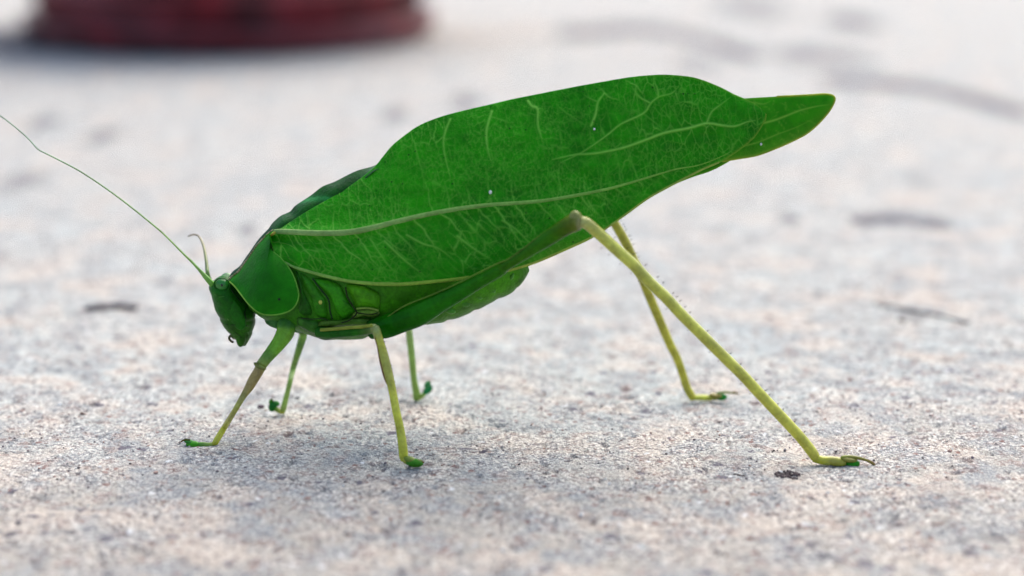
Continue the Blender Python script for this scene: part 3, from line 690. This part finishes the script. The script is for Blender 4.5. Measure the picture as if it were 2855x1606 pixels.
# ---- legs
def b1(a, b): return (450+a/2.8975, 850+b/2.8975)
def b2(a, b): return (1500+a/4.262, 560+b/4.262)
def b3(a, b): return (1850+a/3.623, 1000+b/3.623)
YG = (.54, .56, .03); YL = (.60, .65, .05); LG = (.18, .46, .03); BR = (.36, .28, .08); DG = (.02, .13, .012); PAD = (.06, .36, .015)
def limb(chunks, n=14):
    """chunks: list of lists of (x, y, Y, half width px, colour[, flat])"""
    g_ = Geo()
    for ch in chunks:
        c = catmull([(a[0], a[1], a[2], a[3], *a[4]) for a in ch], 6)
        g_.tube([P(q[0], q[1], q[2]) for q in c], [q[3]*PX for q in c], [tuple(np.clip(q[4:7], 0, 1)) for q in c], n)
    return g_
def foot(leg, toe, Yt, dirx, pads, claw, rx=1.0):
    for (x, y, rx_, ry_, rot, colr) in pads:
        g_ = Geo(); g_.ball(P(x, y, Yt), (rx_*PX, rx_*PX*.7, ry_*PX), colr, 14, 9, Matrix.Rotation(rot, 3, 'Y'), .04); g_.build('foot_pad', mat_leg, leg)
    for pts, r, colr in claw:
        c = catmull(pts, 5); g_ = Geo()
        g_.tube([P(x, y, Yt-.01) for x, y in c], [max(.8, r*(1-.6*i/len(c)))*PX for i in range(len(c))], [lerp(colr, (.22, .12, .03), i/len(c)) for i in range(len(c))], 7); g_.build('claw', mat_leg, leg)
def spines(leg, line, Yl, n, out, r=1.0, length=6, colr=(.03, .025, .01)):
    c = catmull(line, 6); g_ = Geo()
    for i in range(n):
        k = int((i+.5)/n*(len(c)-1)); x, y = c[k]; Yk = np.interp(k/(len(c)-1), [0, 1], Yl)
        a = P(x, y, Yk); e = P(x+out[0]*length*random.uniform(.7, 1.2), y+out[1]*length*random.uniform(.7, 1.2), Yk); g_.tube([a, (a+e)/2, e], [r*PX, r*PX*.8, .3*PX], [colr]*3, 4)
    o = g_.build('leg_spines', mat_dark, leg); tag(o, kind='stuff'); return o
# depth of each foot from where it touches the ground
def yc(x, y): return G(x, y).y
# near front leg
fy = yc(590, 1240)
c1 = [(*b1(1040, 90), -.22, 28, DG), (*b1(1010, 170), -.27, 26, (.06, .24, .04)), (*b1(1000, 225), -.30, 25, LG), (*b1(955, 300), -.35, 21, LG), (*b1(900, 370), -.40, 18, LG), (*b1(850, 430), -.45, 16, (.16, .34, .05)), (*b1(808, 485), -.49, 15, (.24, .34, .06))]
c2 = [(*b1(805, 490), -.49, 15, (.24, .32, .06)), (*b1(785, 535), -.5, 14, BR), (*b1(745, 600), -.54, 14, BR), (*b1(706, 670), -.58, 12, BR), (*b1(660, 740), -.62, 8.5, (.30, .30, .08)), (*b1(592, 855), -.68, 7.5, (.40, .42, .07)), (*b1(512, 985), fy+.06, 8.5, YG), (*b1(445, 1095), fy, 9, YG), (*b1(430, 1125), fy, 8, YG)]
c3 = [(*b1(440, 1120), fy, 7, YG), (*b1(390, 1133), fy, 7.5, (.25, .40, .06)), (*b1(330, 1130), fy, 8, (.14, .32, .05)), (*b1(290, 1135), fy, 8, PAD)]
leg = limb([c1, c2, c3]).build('leg', mat_leg, root)
g_ = Geo(); g_.ball(P(*b1(797, 495), -.49), (19*PX, 17*PX, 7*PX), (.20, .22, .05), 16, 9, Matrix.Rotation(.5, 3, 'Y'), .12); g_.build('knee', mat_leg, leg)
foot(leg, 0, fy, -1, [(*b1(255, 1128), 20, 11, .1, PAD), (*b1(225, 1105), 15, 6, .2, (.05, .24, .04)), (*b1(330, 1142), 14, 8, 0, (.10, .28, .04))], [([b1(230, 1095), b1(195, 1090), b1(170, 1098), b1(155, 1110)], 4, (.05, .10, .02))])
# far front leg
fy = yc(790, 1155)
c1 = [(*b1(1120, 180), .22, 13, DG), (*b1(1145, 235), .30, 12, LG), (*b1(1130, 300), .38, 11.5, (.10, .26, .04)), (*b1(1105, 380), .45, 10, (.16, .34, .05)), (*b1(1065, 510), .55, 8.5, (.28, .48, .10)), (*b1(1035, 640), fy-.1, 7.5, (.30, .50, .10)), (*b1(1008, 750), fy-.03, 8, (.30, .52, .09)), (*b1(985, 840), fy, 9, (.36, .52, .09)), (*b1(975, 872), fy, 8, YG)]
c2 = [(*b1(975, 865), fy, 7, YG), (*b1(940, 850), fy, 7.5, (.32, .44, .06)), (*b1(915, 832), fy, 8, PAD)]
leg = limb([c1, c2]).build('leg', mat_leg, root)
foot(leg, 0, fy, -1, [(*b1(900, 820), 13, 17, .3, (.02, .20, .03)), (*b1(930, 795), 10, 7, .5, (.05, .26, .05)), (*b1(885, 790), 6, 11, 0, PAD)], [([b1(905, 785), b1(893, 765), b1(880, 760)], 2.5, (.05, .2, .05))])
# near middle leg
fy = yc(1085, 1297)
c1 = [(*z1([(1400, 1180)])[0], -.44, 15, DG), (*z1([(1520, 1190)])[0], -.50, 15, (.02, .14, .012)), (*z1([(1680, 1178)])[0], -.57, 14.5, (.02, .15, .012)), (*z1([(1840, 1165)])[0], -.64, 14, (.03, .16, .012)), (*z1([(1950, 1145)])[0], -.70, 13, (.12, .22, .05)), (*b1(1722, 190), -.72, 12, (.26, .34, .10))]
c2 = [(*b1(1728, 178), -.72, 10, (.26, .34, .12)), (*b1(1738, 215), -.72, 11.5, (.30, .40, .10)), (*b1(1768, 310), -.75, 11.5, YG), (*b1(1800, 420), -.79, 12.5, (.40, .44, .06)), (*b1(1838, 570), -.83, 12, (.40, .42, .06)), (*b1(1868, 700), -.88, 11, YG), (*b1(1895, 850), -.92, 11, YL), (*b1(1928, 1000), fy+.02, 11.5, YL), (*b1(1948, 1130), fy, 12.5, YL), (*b1(1958, 1225), fy, 12.5, YL), (*b1(1970, 1250), fy, 10, YL)]
c3 = [(*b1(1960, 1235), fy, 11, YL), (*b1(1990, 1260), fy-.02, 11, (.36, .40, .05)), (*b1(2020, 1275), fy-.04, 10, PAD)]
leg = limb([c1, c2, c3]).build('leg', mat_leg, root)
g_ = Geo(); c = catmull(z1([(1430, 1158), (1560, 1150), (1700, 1137), (1840, 1128), (1945, 1112)]), 5)
g_.tube([P(x, y, np.interp(i/len(c), [0, 1], [-.53, -.76])) for i, (x, y) in enumerate(c)], [4.6*PX]*len(c), [(.26, .32, .05)]*len(c), 8); g_.build('thigh_ridge', mat_vein, leg)
g_ = Geo(); c = catmull([b1(*q) for q in [(1722, 240), (1748, 330), (1770, 450), (1800, 575), (1822, 640)]], 5)
g_.tube([P(x, y, np.interp(i/len(c), [0, 1], [-.745, -.86])) for i, (x, y) in enumerate(c)], [3.6*PX*math.sin(math.pi*(i+1)/(len(c)+1))**.5 for i in range(len(c))], [(.16, .07, .02)]*len(c), 7); g_.build('brown_streak', mat_dark, leg)
foot(leg, 0, fy-.05, 1, [(*b1(2045, 1275), 24, 12, .12, (.05, .24, .015)), (*b1(2010, 1250), 18, 9, .3, (.20, .28, .04)), (*b1(2075, 1262), 14, 6, .2, (.12, .28, .04))], [([b1(2070, 1255), b1(2100, 1262), b1(2122, 1275)], 3.5, (.2, .26, .05))])
spines(leg, [b1(1795, 300), b1(1850, 490), b1(1880, 640)], (-.76, -.86), 7, (.9, -.2), 1.8, 5, (.06, .02, .01))
# far middle leg
fy = yc(1160, 1118)
c1 = [(*b1(1985, 60), .4, 11, DG), (*b1(1998, 190), .62, 10.5, (.3, .5, .14)), (*b1(2010, 300), .72, 10.5, (.30, .52, .12)), (*b1(2026, 450), .82, 10, (.30, .50, .10)), (*b1(2040, 600), fy-.06, 9.5, (.34, .56, .10)), (*b1(2058, 700), fy, 11, (.36, .58, .10)), (*b1(2062, 765), fy, 10.5, (.34, .54, .08))]
c2 = [(*b1(2068, 755), fy, 9, (.34, .54, .08)), (*b1(2105, 735), fy, 8, (.34, .5, .1)), (*b1(2130, 715), fy, 6, (.2, .42, .1))]
leg = limb([c1, c2]).build('leg', mat_leg, root)
foot(leg, 0, fy, 1, [(*b1(2150, 692), 16, 10, -.6, (.03, .26, .08)), (*b1(2150, 645), 9, 13, .5, (.08, .34, .12)), (*b1(2175, 675), 6, 10, .2, (.05, .28, .10))], [([b1(2145, 660), b1(2162, 630), b1(2172, 618)], 2.5, (.1, .35, .12))])
# near hind leg
def z2(a, b): return (800+a/3.68, 650+b/3.68)
def z4(a, b): return (1400+a/2.415, 180+b/2.415)
fy = yc(2275, 1298)
HF1, HF2 = (.010, .135, .003), (.016, .165, .004)
def two(u, l): return ((u[0]+l[0])/2, (u[1]+l[1])/2), math.hypot(u[0]-l[0], u[1]-l[1])/2
rowsF = [(z2(820, 900), z2(900, 1080), -.45, DG), (z2(960, 850), z2(1060, 1070), -.50, HF1), (z2(1120, 785), z2(1250, 1000), -.54, HF1), (z2(1300, 710), z2(1430, 930), -.57, HF2), (z2(1500, 622), z2(1620, 800), -.60, HF2), (z2(1720, 520), z2(1830, 672), -.64, HF2), (z2(1930, 415), z2(2020, 550), -.68, (.02, .16, .004)), (z2(2150, 305), z2(2230, 425), -.72, (.025, .17, .004)),
         (z4(10, 1322), z4(60, 1372), -.77, (.035, .17, .004)), (z4(150, 1228), z4(200, 1290), -.81, (.035, .17, .004)), (z4(290, 1122), z4(335, 1215), -.85, (.03, .16, .004)), (z4(400, 1045), z4(440, 1150), -.89, (.06, .15, .004)), (z4(478, 1000), z4(512, 1120), -.91, (.14, .20, .02)), (z4(505, 1005), z4(545, 1110), -.92, (.22, .24, .09))]
ch = []
for u, l, Y, colr in rowsF:
    (x, y), r = two(u, l)
    ch.append((x, y, Y, r*.98, colr))
tib_u = [b2(520, 170), b2(590, 190), b2(650, 230), b2(800, 350), b2(1000, 520), b2(1200, 700), b2(1400, 920), b2(1600, 1100), b2(1800, 1330), b3(700, 0), b3(860, 150), b3(1000, 300), b3(1150, 460), b3(1300, 620), b3(1450, 780), b3(1560, 920)]
tib_l = [b2(500, 330), b2(560, 340), b2(640, 410), b2(760, 530), b2(940, 705), b2(1110, 860), b2(1270, 1030), b2(1430, 1185), b2(1640, 1400), b3(560, 0), b3(720, 165), b3(880, 340), b3(1040, 510), b3(1190, 670), b3(1350, 850), b3(1460, 1000)]
ct = []
for i, (u, l) in enumerate(zip(tib_u, tib_l)):
    (x, y), r = two(u, l); f = i/(len(tib_u)-1)
    r = min(r*.93, 16-1.5*f)
    colr = lerp((.42, .45, .14), (.44, .46, .05), f*5) if f < .2 else lerp((.54, .58, .08), (.58, .58, .05), f)
    ct.append((x, y, -.92+(fy+.92)*f, r, colr))
ct.append((*b3(1530, 1010), fy, 12, YG))
c3 = [(*b3(1520, 1000), fy, 12, YG), (*b3(1600, 1025), fy, 12, YG), (*b3(1690, 1030), fy, 12.5, (.44, .44, .06)), (*b3(1760, 1040), fy, 13, (.40, .40, .05)), (*b3(1830, 1050), fy, 11, (.32, .34, .04))]
leg = limb([ch, ct, c3], 18).build('leg', mat_leg, root)
g_ = Geo(); g_.ball(P(*z4(492, 1030), -.93), (17*PX, 15*PX, 19*PX), (.26, .30, .08), 16, 10, None, .08); g_.build('knee', mat_leg, leg)
g_ = Geo(); c = catmull([z2(1010, 880), z2(1200, 750), z2(1500, 628), z2(1720, 530), z2(1930, 425), z2(2150, 315), z4(60, 1300), z4(250, 1155), z4(400, 1050)], 5)
g_.tube([P(x, y, np.interp(i/len(c), [0, 1], [-.56, -.90])) for i, (x, y) in enumerate(c)], [2.4*PX]*len(c), [(.10, .22, .02)]*len(c), 7); g_.build('thigh_ridge', mat_leg, leg)
foot(leg, 0, fy, 1, [(*b3(1910, 1062), 20, 12, -.05, (.03, .28, .015)), (*b3(1800, 1062), 13, 9, 0, (.38, .38, .05)), (*b3(1870, 1015), 24, 8, .12, (.26, .26, .04)), (*b3(1650, 1050), 18, 7, 0, (.40, .44, .06))],
     [([b3(1800, 1000), b3(1880, 992), b3(1980, 1005), b3(2060, 1030), b3(2110, 1060), b3(2135, 1085)], 6, (.28, .34, .04)), ([b3(2060, 1022), b3(2110, 1045), b3(2138, 1080), b3(2115, 1115)], 2.6, (.32, .20, .05))])
spines(leg, [b2(800, 350), b2(1200, 700), b2(1600, 1100), b2(1800, 1330), b3(860, 150), b3(1150, 460), b3(1450, 780)], (-.93, fy), 22, (.8, -.5), 1.2, 8)
spines(leg, [b2(760, 560), b2(1110, 860), b2(1430, 1185), b3(560, 20), b3(880, 350), b3(1190, 680), b3(1400, 900)], (-.93, fy), 20, (-.8, .5), 1.1, 5, (.12, .07, .03))
spines(leg, [b2(960, 665), b2(1360, 1010), b2(1710, 1355), b3(820, 260), b3(1190, 640)], (-1.0, fy-.09), 12, (.2, -.2), 1.6, 3)
# far hind leg
fy = yc(1935, 1120)
c1 = [(1100, 800, .44, 26, DG), (1250, 740, .55, 22, HF1), (1400, 680, .66, 15, HF1), (1550, 615, .78, 11, (.03, .14, .02)), (1672, 562, .88, 12, (.2, .24, .06))]
pts = [(1676, 560, 12), (1694, 590, 13), (1717, 628, 13.5), (1742, 672, 14), (1768, 727, 13.5), (1790, 775, 13.5), (1808, 820, 13.5), (1842, 900, 13.5), (1868, 960, 13), (1888, 1000, 12.5), (1904, 1045, 12), (1915, 1080, 12.5), (1928, 1103, 12.5), (1934, 1110, 10)]
c2 = [(x, y, .88+(fy-.88)*i/(len(pts)-1), r, lerp((.42, .38, .03), (.55, .53, .03), i/10)) for i, (x, y, r) in enumerate(pts)]
c3 = [(*b3(270, 400), fy, 8, YL), (*b3(330, 392), fy, 8.5, YL), (*b3(420, 395), fy, 9.5, YL), (*b3(490, 395), fy, 9, (.34, .34, .05))]
leg = limb([c1, c2, c3]).build('leg', mat_leg, root)
foot(leg, 0, fy, 1, [(*b3(590, 390), 16, 10, -.1, (.02, .26, .03)), (*b3(530, 370), 22, 7, .1, (.28, .24, .04)), (*b3(520, 395), 12, 8, .1, (.2, .24, .04))], [([b3(540, 350), b3(620, 340), b3(690, 345), b3(760, 355)], 4.5, (.20, .34, .08)), ([b3(690, 340), b3(730, 335), b3(755, 365)], 2, (.30, .26, .12))])
spines(leg, [(1730, 616), (1753, 659), (1782, 724)], (.9, 1.0), 9, (.9, -.5), 1.1, 7)

# ------------------------------------------------------------------ flower pot and saucer far behind
mp = M('terracotta'); co = mp.coord(); a = mp.noise(co, .8, 5); b = mp.noise(mp.coord((.25, .25, .7)), 1.2, 4)
cl = mp.ramp(a.outputs[0], [(.35, (.02, .002, .004)), (.65, (.24, .014, .024))]); cl = mp.mix(mp.ramp(b.outputs[0], [(.45, (0,)*3), (.7, (.5,)*3)]), cl, (.30, .10, .12))
mp.l(cl, mp.b.inputs['Base Color']); mp.b.inputs['Roughness'].default_value = .5; mp.bump(a.outputs[0], .4, .1)
mso = M('soil'); cl = mso.ramp(mso.noise(mso.coord(), 3, 6).outputs[0], [(.3, (.02, .014, .01)), (.7, (.07, .05, .035))]); mso.l(cl, mso.b.inputs['Base Color']); mso.b.inputs['Roughness'].default_value = .95
def lathe(prof, cen, n=72):
    g_ = Geo()
    for r, z in prof:
        for k in range(n): a = 2*math.pi*k/n; g_.v.append(Vector((cen[0]+r*math.cos(a), cen[1]+r*math.sin(a), z))); g_.c.append((1, 1, 1))
    for j in range(len(prof)-1):
        for k in range(n): g_.f.append((j*n+k, j*n+(k+1) % n, (j+1)*n+(k+1) % n, (j+1)*n+k))
    return g_
gl = G(650, 162); RS = 5.85; PC = (P(650, 162, gl.y+RS).x, gl.y+RS)
so = lathe([(.05, .03), (RS-.5, .03), (RS-.1, .2), (RS, .65), (RS-.02, .75), (RS-.18, .75), (RS-.3, .4), (RS-.7, .28), (.05, .28)], PC).build('saucer', mp.m)
tag(so, 'blurred dark red saucer beneath the clay pot', 'saucer')
pot = empty('flower_pot', (PC[0], PC[1], .29)); tag(pot, 'blurred dark red clay pot in the upper left background', 'flower pot')
lathe([(.05, .30), (RS-.75, .30), (RS-.6, .5), (RS-.3, 1.4), (RS+.6, 3.2), (RS+.8, 4.0), (RS+.55, 4.0), (RS+.2, 3.0), (RS-.4, 1.5)], PC).build('pot_wall', mp.m, pot)
lathe([(RS+.74, 3.6), (RS+1.0, 3.62), (RS+1.06, 4.6), (RS+.95, 4.7), (RS+.7, 4.7), (RS+.62, 4.02)], PC).build('pot_rim', mp.m, pot)
lathe([(.02, 3.8), (2, 3.85), (4, 3.7), (RS+.5, 3.6)], PC).build('soil', mso.m, pot)

# ------------------------------------------------------------------ crumbs and bits lying on the concrete
def crumb(name, px, py, r, colr, label, cat, n=7, group=None, stretch=(1, 1)):
    c = G(px, py); z = gz(c.x, c.y); g_ = Geo()
    for i in range(n):
        a = random.random()*6.28; d = r*random.random()*1.1 if n > 1 else 0; q = r*(random.uniform(.35, .6) if n < 10 else random.uniform(.10, .26))
        x = c.x+d*math.cos(a)*stretch[0]; y = c.y+d*math.sin(a)*stretch[1]
        g_.ball((x, y, gz(x, y)+q*.35), (q*random.uniform(.8, 1.3), q, q*.7), colr, 8, 6, Matrix.Rotation(random.random()*6, 3, 'Z'), .45)
    o = g_.build(name, mat_dark); tag(o, label, cat, group, 'stuff' if n > 10 else None)
crumb('dirt_clump', 2195, 1325, .065, (.08, .055, .06), 'dark loose clump of dirt in front of the near hind foot', 'dirt', 70, stretch=(1.5, 1.4))
crumb('dirt_crumb', 2157, 1257, .022, (.02, .015, .02), 'small black crumb left of the near hind foot', 'dirt', 4)
crumb('dirt_crumb', 829, 1115, .026, (.02, .015, .03), 'black crumb standing right of the far front foot', 'dirt', 4)
crumb('dirt_crumb', 732, 1135, .035, (.10, .06, .08), 'purplish brown crumb left of the far front foot', 'dirt', 7)
crumb('dirt_crumb', 2512, 893, .055, (.09, .03, .02), 'brown crumb beside the thin twig at the right', 'dirt', 5)
crumb('red_crumb', 1330, 1165, .018, (.30, .02, .06), 'tiny crimson crumb on the concrete under the wings', 'crumb', 2)
crumb('dirt_crumb', 230, 1155, .025, (.12, .05, .04), 'small reddish brown crumb left of the near front foot', 'dirt', 3)
crumb('white_grit', 1235, 1113, .02, (.7, .75, .8), 'white grain beside the far middle foot', 'grain', 2)
crumb('white_grit', 1790, 1525, .03, (.75, .8, .82), 'white grain near the lower edge of the picture', 'grain', 3)
crumb('dirt_crumb', 108, 1032, .02, (.05, .04, .05), 'tiny dark crumb at the left edge of the picture', 'dirt', 2)
def twig(pts, r, colr, label):
    c = catmull(pts, 6); g_ = Geo(); ps = [G(x, y) for x, y in c]
    g_.tube([Vector((p.x, p.y, gz(p.x, p.y)+r*.6)) for p in ps], [r*(1+.5*(random.random()-.5)) for _ in ps], [colr]*len(ps), 7); o = g_.build('twig', mat_dark); tag(o, label, 'twig')
twig([(2440, 850), (2500, 862), (2545, 873), (2620, 884), (2700, 903)], .017, (.03, .025, .035), 'thin grey twig lying on the concrete at the right')
twig([(238, 868), (300, 862), (340, 860), (378, 866)], .036, (.045, .03, .05), 'short dark purplish twig at the left below the antenna')
twig([(2045, 1322), (2062, 1325), (2078, 1328)], .007, (.10, .07, .07), 'tiny splinter left of the dirt clump')
